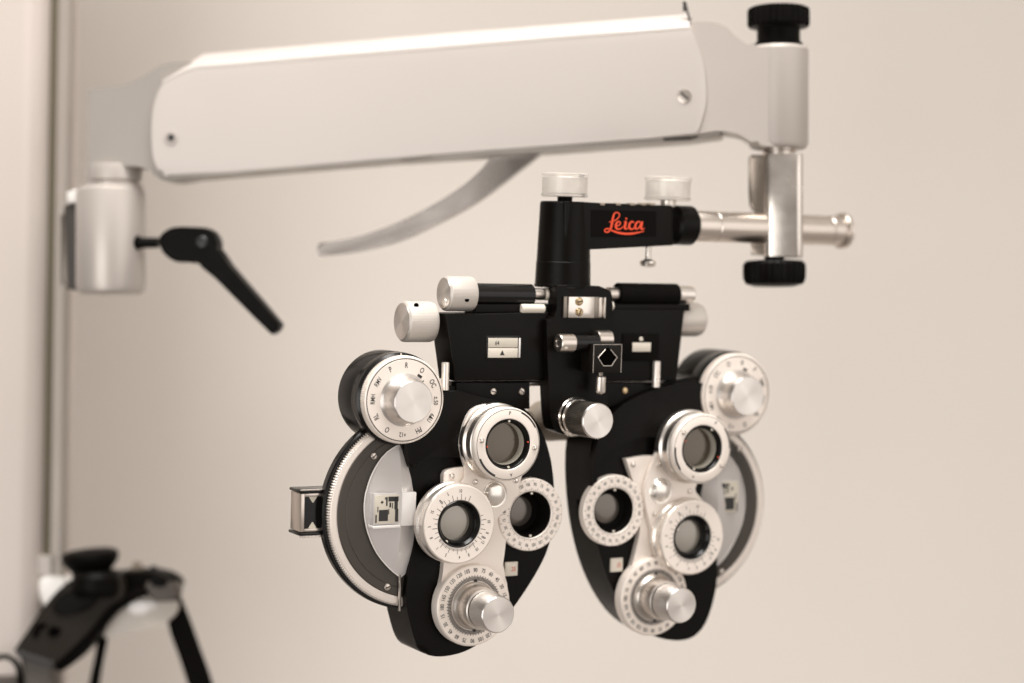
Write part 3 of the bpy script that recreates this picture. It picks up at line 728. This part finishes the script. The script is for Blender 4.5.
# dark seam and pointed tongue at the right end
b = bmesh.new()
sp = pxpoly(B, smooth_poly([(685, 11), (688, 14), (694, 36), (702, 60), (706.5, 85), (706, 108), (698, 136)], 3)[:-6], 28)
tube_bm([L(p[0], p[1], 28) for p in sp], [2.2]*2+[1.2]*(len(sp)-2), 8, bm=b)
finish('cover_seam', b, 'ink', arm)
for x, y, r, nm in ((684.5, 96, 7.2, 0), (171, 137.5, 7.4, 1)):
    q = FB(x, y, 35)
    s_ = screw(arm, at, q[0], q[1], 34.5, r*1.08, 'nickel' if nm == 0 else 'white2', nm == 0, 0.7, 'cover_screw')
    if nm:
        finish('screw_recess', lathe_bm([(0, 1.0), (3.8, 1.0), (4.2, 0.6)], 20), 'ink', s_)
bprism('underside_strip', [(400, 150), (690, 130), (720, 131), (722, 136), (690, 140.5), (520, 153), (400, 161)], -26, 24, 1, 'silverpaint', 0, 2)
bprism('underside_strip', [(168, 170), (430, 150), (430, 157.5), (175, 178.5)], -28, 28, 1, 'silverpaint', 0, 2)
bprism('underside_clip', [(660, 133), (697, 130), (698, 137), (690, 140), (664, 141)], -20, 26, 1.5, 'mountgrey', 0, 2)
# casting and barrel at the right end
bprism('end_casting', [(690, 21, 1), (712, 22.5), (726, 27), (738, 38), (752, 46), (776, 48, 1), (776, 147, 1), (756, 144), (738, 134), (715, 131), (690, 136, 1)], -31, 31.5, 11, 'white2', 4, 5)
bar = vlathe(B, 'casting_barrel', 778.3, [(0, 46), (24, 46.3), (28, 47.5), (30, 50.5), (30, 144), (28.5, 147.5), (26, 149), (0, 149)], 0, 'white2', arm, 72)
tk = vlathe(B, 'top_knob', 778.5, [(0, 8), (22, 7.2), (27, 7.4), (30.4, 9, 1), (31, 12, 1), (31, 25, 1), (29.5, 27.5, 1), (22.5, 28), (21.5, 30), (21.5, 42), (24, 43.5), (24, 46.5), (0, 46.5)], 0, 'rubber', arm, 64, 0.05)
vlathe(B, 'knob_recess', 778.5, [(0, 7.0), (20, 7.0), (21, 7.6)], 0, 'blackgloss', tk, 48)
vlathe(B, 'barrel_neck', 779, [(17.5, 148), (17.5, 151), (16, 152), (16, 156), (0, 156)], 0, 'nickel', arm, 48)
b = bmesh.new(); bmesh.ops.create_cube(b, size=1)
c0, c1 = FB(764.5, 154.5, 14), FB(803, 257, 14)
for v_ in b.verts: v_.co = L(c0[0] if v_.co.x < 0 else c1[0], c1[1] if v_.co.z < 0 else c0[1], 24 if v_.co.y < 0 else -22)
bmesh.ops.bevel(b, geom=[e_ for e_ in b.edges if abs(e_.verts[0].co.z-e_.verts[1].co.z) > 0.01], offset=8*S, segments=6, profile=0.5, affect='EDGES')
bmesh.ops.bevel(b, geom=[e_ for e_ in b.edges if abs(e_.verts[0].co.z-e_.verts[1].co.z) < 1e-6], offset=0.9*S, segments=2, profile=0.5, affect='EDGES', clamp_overlap=True)
cm = finish('rod_clamp', b, 'chrome', arm)
finish('clamp_jaw', prism_bm(smooth_poly(pxpoly(B, [(748.5, 157, 1), (752, 154.5, 1), (775, 155, 1), (775, 256, 1), (751, 254, 1), (751, 232), (757, 218), (756, 211), (749, 204)], 12), 3), -24, 12, 6, 4), 'jaw', arm)
bk = vlathe(B, 'bottom_knob', 774.3, [(0, 256), (10, 256), (10, 260), (20, 260.3), (28, 261), (31, 264, 1), (31.4, 270, 1), (31, 279, 1), (28.5, 284, 1), (20, 286.5), (0, 287)], 0, 'rubber', arm, 64, 0.05)
# curved counter lever under the arm
lev = smooth_poly([(495, 151, 1), (482, 168), (462, 186), (432, 205), (398, 222), (358, 236), (319, 243.5, 1), (317, 249), (319, 255.5, 1), (356, 251.5), (398, 241), (438, 223), (476, 202), (508, 179), (530, 162), (546, 149, 1)], 5)
finish('release_lever', prism_bm([FB(p[0], p[1], 5) for p in lev], -12, 5, 8, 5, both=True), 'leversteel', arm)
# left hinge block and cylinder
bprism('hinge_block', [(87.5, 90, 1), (96, 88), (124, 84.5), (142, 77), (156, 68), (168, 63.5), (192, 61, 1), (190, 110, 1), (185, 178, 1), (162, 180), (152, 172), (138, 166.5), (108, 166, 1), (104, 182, 1), (88, 184, 1)], -32, 26, 5, 'hingepaint', 4, 4)
vlathe(B, 'hinge_collar', 114, [(0, 164), (27, 165), (28, 168), (28, 180), (25.5, 181.5), (25.5, 184), (29, 185), (29, 189), (0, 190)], 0, 'cylpaint', arm, 64)
vlathe(B, 'hinge_cylinder', 111, [(0, 186.5), (29, 187), (33, 189), (34.4, 193), (34.6, 285), (33, 291), (29, 294), (0, 294.5)], 0, 'cylpaint', arm, 72)
# wall plate
bprism('mount_plate', [(63, 206), (74, 202), (82, 202), (82, 291), (66, 289)], -40, -18, 4, 'mountgrey', 0, 3)
bprism('mount_cap', [(66, 192), (76, 189), (84, 191), (84, 202), (66, 204)], -40, -14, 4, 'white_plastic', 0, 3)
bprism('mount_bracket', [(60, 214), (74, 212), (76, 286), (60, 284)], -120, -38, 2, 'dark_nickel', 0, 2)
# clamping lever
ub, vb_ = FB(130, 243, 12)
lvr = finish('locking_lever', prism_bm(smooth_poly(pxpoly(B, [(159, 237, 1), (168, 229), (180, 226.5, 1), (204, 227.5, 1), (213, 232), (217.5, 242, 1), (217, 251, 1), (279, 323, 1), (277.5, 330), (271, 334.5, 1), (202, 265, 1), (194, 262, 1), (176, 262, 1), (166, 256), (160, 247, 1)], 22), 4), 0, 22, 6, 4, both=True), 'rubber', arm)
finish('lever_bolt', lathe_bm([(0, 0), (9, 0), (9.4, 10), (6.4, 13), (6.0, 34), (0, 34)], 32), 'rubber', lvr, side(ub, vb_, 12, 1))
q = FB(202, 243, 22); finish('lever_screw', lathe_bm([(0, 1.6), (5, 1.4), (6, 0.4), (7.2, .6), (8, 0)], 32), 'blackgloss', lvr, at(q[0], q[1], 22))

# ================================================================== COLUMN
C3 = Frame((0, 470, 0), 0)
st = thing('equipment_column', C3, 'tall cream column with a grey slotted rail along its right edge at far left', 'column')
def cpoly(name, px, w0, w1, bevel, m, parent=None, seg=5, sm=0, both=False):
    uv = pxpoly(C3, px, w1)
    if sm: uv = smooth_poly(uv, sm)
    return finish(name, prism_bm(uv, w0, w1, bevel, seg, both=both), m, parent or st)
def lean(x, y): return x-(y-0)*0.0148          # the column's lean as measured
cpoly('column_body', [(-190, -500), (lean(47, -500), -500), (lean(47, 1200), 1200), (-190, 1200)], -160, 20, 30, 'columnpaint', seg=10)
cpoly('slot_strip', [(lean(45, -500), -500), (lean(58, -500), -500), (lean(58, 556), 556), (lean(45, 556), 556)], -60, -4, 0.5, 'slot')
cpoly('rail', [(lean(57.2, -500), -500), (lean(71, -500), -500), (lean(71, 1200), 1200), (lean(57.2, 1200), 1200)], -24, -2, 4, 'rail')
cpoly('rail_fitting', [(lean(45, 540)+1, 556), (lean(60, 556), 556), (lean(60, 576), 576), (lean(45, 576)+1, 576)], -40, 6, 2, 'white2')
cpoly('lower_bracket', [(38, 582), (50, 577), (72, 584), (76, 600), (60, 612), (42, 606)], -30, 14, 6, 'white_plastic', sm=3)

# ================================================================== HEADSET
H = Frame((0, 430, 0), 0)
hd = thing('ophthalmoscope_headset', H, 'black and brown head-worn examination headset with straps at lower left corner', 'headset')
def hp_(name, px, w0, w1, bevel, m, parent=None, sm=3, seg=4, both=True):
    uv = pxpoly(H, px, w1)
    if sm: uv = smooth_poly(uv, sm)
    return finish(name, prism_bm(uv, w0, w1, bevel, seg, both=both), m, parent or hd)
band = hp_('headband', [(75, 578), (58, 590), (42, 609), (30, 627), (16, 648), (17, 653), (53, 665, 1), (68, 652), (90, 630), (108, 607), (124, 596), (120, 577), (98, 574)], -40, 14, 5, 'leather')
hp_('band_lining', [(54, 663), (60, 672), (80, 658), (98, 636), (113, 617), (130, 603), (148, 594), (140, 588), (122, 592), (104, 606), (84, 632), (66, 652)], -44, 6, 3, 'band_side', band)
hp_('rear_band', [(112, 577), (128, 573), (150, 573), (168, 577), (176, 583), (176, 590), (148, 588), (128, 592), (114, 594)], -60, -6, 4, 'band_side')
hp_('cradle_shell', [(104, 634), (112, 617), (128, 603), (146, 596), (172, 599), (178, 608), (170, 620), (150, 627), (124, 633), (106, 638)], -50, -14, 7, 'cradle')
hp_('cradle_lip', [(126, 606), (146, 600), (160, 604), (150, 612), (130, 614)], -20, -10, 4, 'clearblock')
hp_('buckle', [(147, 582), (176, 583.5), (177, 599), (162, 602), (148, 597)], -30, 0, 3, 'brownstrap')
kn = vlathe(H, 'tension_knob', 91, [(0, 549), (20, 549.5), (27, 552), (28.5, 556), (27.5, 561, 1), (24, 566, 1), (19.5, 571), (18.5, 577), (19, 590), (0, 592)], -12, 'rubber', hd, 48, 0.03)
kv = H.F(91, 565, -12)[1]*S; kn.matrix_local = kn.matrix_basis @ Matrix.Translation((0, 0, kv)) @ Matrix.Rotation(R(-5), 4, 'Y') @ Matrix.Translation((0, 0, -kv))
vlathe(H, 'knob_boss', 97, [(0, 570), (20, 571), (24, 576), (25, 588), (22, 596), (0, 598)], 4, 'rubber', hd, 40)
hp_('rivet', [(150, 577), (160, 575), (168, 580), (164, 587), (152, 586)], -8, 2, 2, 'rubber')
hp_('band_panel', [(66, 592), (52, 606), (60, 616), (84, 612), (98, 600), (90, 592)], 10, 17, 3, 'rubber', band)
hp_('slot', [(31, 636), (36, 624), (46, 623), (45, 629), (40, 628), (37, 638)], 10, 16.5, 1, 'hole', band, 0)
hp_('slot', [(47, 635), (50, 626), (60, 628), (60, 634), (54, 638)], 10, 16.5, 1, 'hole', band, 0)
hp_('brown_strap', [(19, 655), (53, 666), (50, 683), (46, 720), (20, 720), (28, 683)], -20, 8, 3, 'brownstrap', sm=0)
hp_('band_edge', [(17, 650), (54, 662), (53, 669), (16, 656)], -40, 16, 1.5, 'ink', band, sm=0)
hp_('hanging_strap', [(176, 590), (168, 612), (170, 632), (180, 660), (192, 700), (200, 740), (226, 740), (212, 684), (200, 650), (190, 622), (182, 602)], -34, -26, 2, 'band_side')
hp_('rear_strap', [(98, 637), (107, 637), (104, 655), (99, 684), (96, 720), (84, 720), (89, 684), (95, 655)], -60, -54, 1.5, 'band_side')
hp_('post', [(151, 566), (157, 568), (158, 578), (152, 578)], -30, -22, 2, 'ink')
hp_('post', [(132, 563), (138, 562), (142, 566), (140, 578), (132, 578)], -50, -40, 2, 'restpad')
hp_('base_block', [(-60, 679), (30, 677), (36, 690), (30, 740), (-60, 740)], -50, -5, 4, 'brownstrap', sm=0)
# coiled cable
b = bmesh.new(); path = []
ctr = [(-14, 662), (0, 657), (10, 658), (18, 666), (20, 676), (20, 690)]
cc = [Vector((*H.F(x, y, 12), 0)) for x, y in ctr]
q = catmull3([tuple(v) for v in cc], 60)
for i, p in enumerate(q):
    a = i*0.9; path.append(L(p.x+2.6*math.cos(a), p.y+2.6*math.sin(a)*0.8, 12+2.6*math.sin(a)))
tube_bm(path, 1.7, 6, bm=b)
finish('coiled_cable', b, 'rubber', hd)

# ================================================================== BACK WALL
def wallmat():
    m = bpy.data.materials.new('wall_paint'); m.use_nodes = True
    N = m.node_tree.nodes; K = m.node_tree.links; b = N['Principled BSDF']
    b.inputs['Roughness'].default_value = 0.85; b.inputs['Specular IOR Level'].default_value = 0.2
    tc = N.new('ShaderNodeTexCoord'); n = N.new('ShaderNodeTexNoise'); n.inputs['Scale'].default_value = 1.3; n.inputs['Detail'].default_value = 4
    K.new(tc.outputs['Object'], n.inputs['Vector'])
    r = N.new('ShaderNodeValToRGB'); r.color_ramp.elements[0].position = 0.3; r.color_ramp.elements[1].position = 0.7
    r.color_ramp.elements[0].color = (0.720, 0.668, 0.616, 1); r.color_ramp.elements[1].color = (0.740, 0.687, 0.634, 1)
    K.new(n.outputs['Fac'], r.inputs[0]); K.new(r.outputs[0], b.inputs['Base Color'])
    n2 = N.new('ShaderNodeTexNoise'); n2.inputs['Scale'].default_value = 350; K.new(tc.outputs['Object'], n2.inputs['Vector'])
    bp = N.new('ShaderNodeBump'); bp.inputs['Strength'].default_value = 0.15; bp.inputs['Distance'].default_value = 0.001
    K.new(n2.outputs['Fac'], bp.inputs['Height']); K.new(bp.outputs[0], b.inputs['Normal'])
    return m
M['wall'] = wallmat()
b = bmesh.new(); WY = 1000*S
vs = [b.verts.new(p) for p in ((-3.2, WY, -1.6), (3.2, WY, -1.6), (3.2, WY, 1.8), (-3.2, WY, 1.8))]
b.faces.new(vs); w_ = finish('wall', b, 'wall', smooth=False); w_['kind'] = 'structure'

# ================================================================== LIGHT
def area(name, loc, aim, sx, sy, power, col, spread=180):
    l = bpy.data.lights.new(name, 'AREA'); l.shape = 'RECTANGLE'; l.size = sx; l.size_y = sy; l.energy = power; l.color = col; l.spread = R(spread)
    o = bpy.data.objects.new(name, l); COL.objects.link(o); o.location = loc
    o.rotation_euler = (Vector(aim)-Vector(loc)).to_track_quat('-Z', 'Y').to_euler(); return o
area('ceiling_lamp', (-0.15, -0.42, 1.7), (-0.15, -0.2, 0), 1.7, 0.8, 24, (1, 0.97, 0.93), 95)
area('side_lamp', (2.0, -1.5, 0.25), (0, 0, -0.05), 2.2, 2.0, 14, (1, 0.965, 0.94))
area('wall_fill', (-1.5, -2.6, -0.5), (-0.6, 0.75, -0.1), 1.8, 1.8, 36, (1, 0.97, 0.94))  # fill light added to brighten the left of the wall, no real lamp
w = bpy.data.worlds.new('World'); sc.world = w; w.use_nodes = True
N = w.node_tree.nodes; K = w.node_tree.links; bg = N['Background']
tc = N.new('ShaderNodeTexCoord'); sx = N.new('ShaderNodeSeparateXYZ'); K.new(tc.outputs['Generated'], sx.inputs[0])
rp = N.new('ShaderNodeValToRGB'); e = rp.color_ramp.elements
mr = N.new('ShaderNodeMapRange'); mr.inputs['From Min'].default_value = -1; K.new(sx.outputs['Z'], mr.inputs['Value']); K.new(mr.outputs[0], rp.inputs[0])
e[0].position = 0.0; e[0].color = (0.46, 0.40, 0.355, 1); e[1].position = 1.0; e[1].color = (0.85, 0.79, 0.72, 1)
for p, c in ((0.40, (0.42, 0.37, 0.33, 1)), (0.50, (0.46, 0.41, 0.36, 1)), (0.62, (0.60, 0.54, 0.49, 1))):
    x = e.new(p); x.color = c
xr = N.new('ShaderNodeMapRange'); xr.inputs['From Min'].default_value = -1; xr.inputs['To Min'].default_value = 0.30; xr.inputs['To Max'].default_value = 1.35
K.new(sx.outputs['X'], xr.inputs['Value'])
vm = N.new('ShaderNodeVectorMath'); vm.operation = 'SCALE'; K.new(rp.outputs[0], vm.inputs[0]); K.new(xr.outputs[0], vm.inputs['Scale'])
K.new(vm.outputs[0], bg.inputs['Color']); bg.inputs['Strength'].default_value = 0.86

# ================================================================== CAMERA
cam = bpy.data.cameras.new('camera'); co = bpy.data.objects.new('camera', cam); COL.objects.link(co)
co.location = (0, CAMY*S, 0); co.rotation_euler = (R(90), 0, 0)
cam.sensor_width = 36; cam.lens = 36*2000/1024; cam.clip_end = 50; cam.clip_start = 0.05
cam.dof.use_dof = True; cam.dof.focus_distance = 2012*S; cam.dof.aperture_fstop = (cam.lens/1000)/(46*S)
sc.camera = co
sc.view_settings.view_transform = 'Standard'; sc.view_settings.look = 'None'; sc.view_settings.exposure = 0; sc.view_settings.gamma = 1
sc.render.engine = 'CYCLES'; sc.cycles.use_denoising = True; sc.cycles.max_bounces = 8
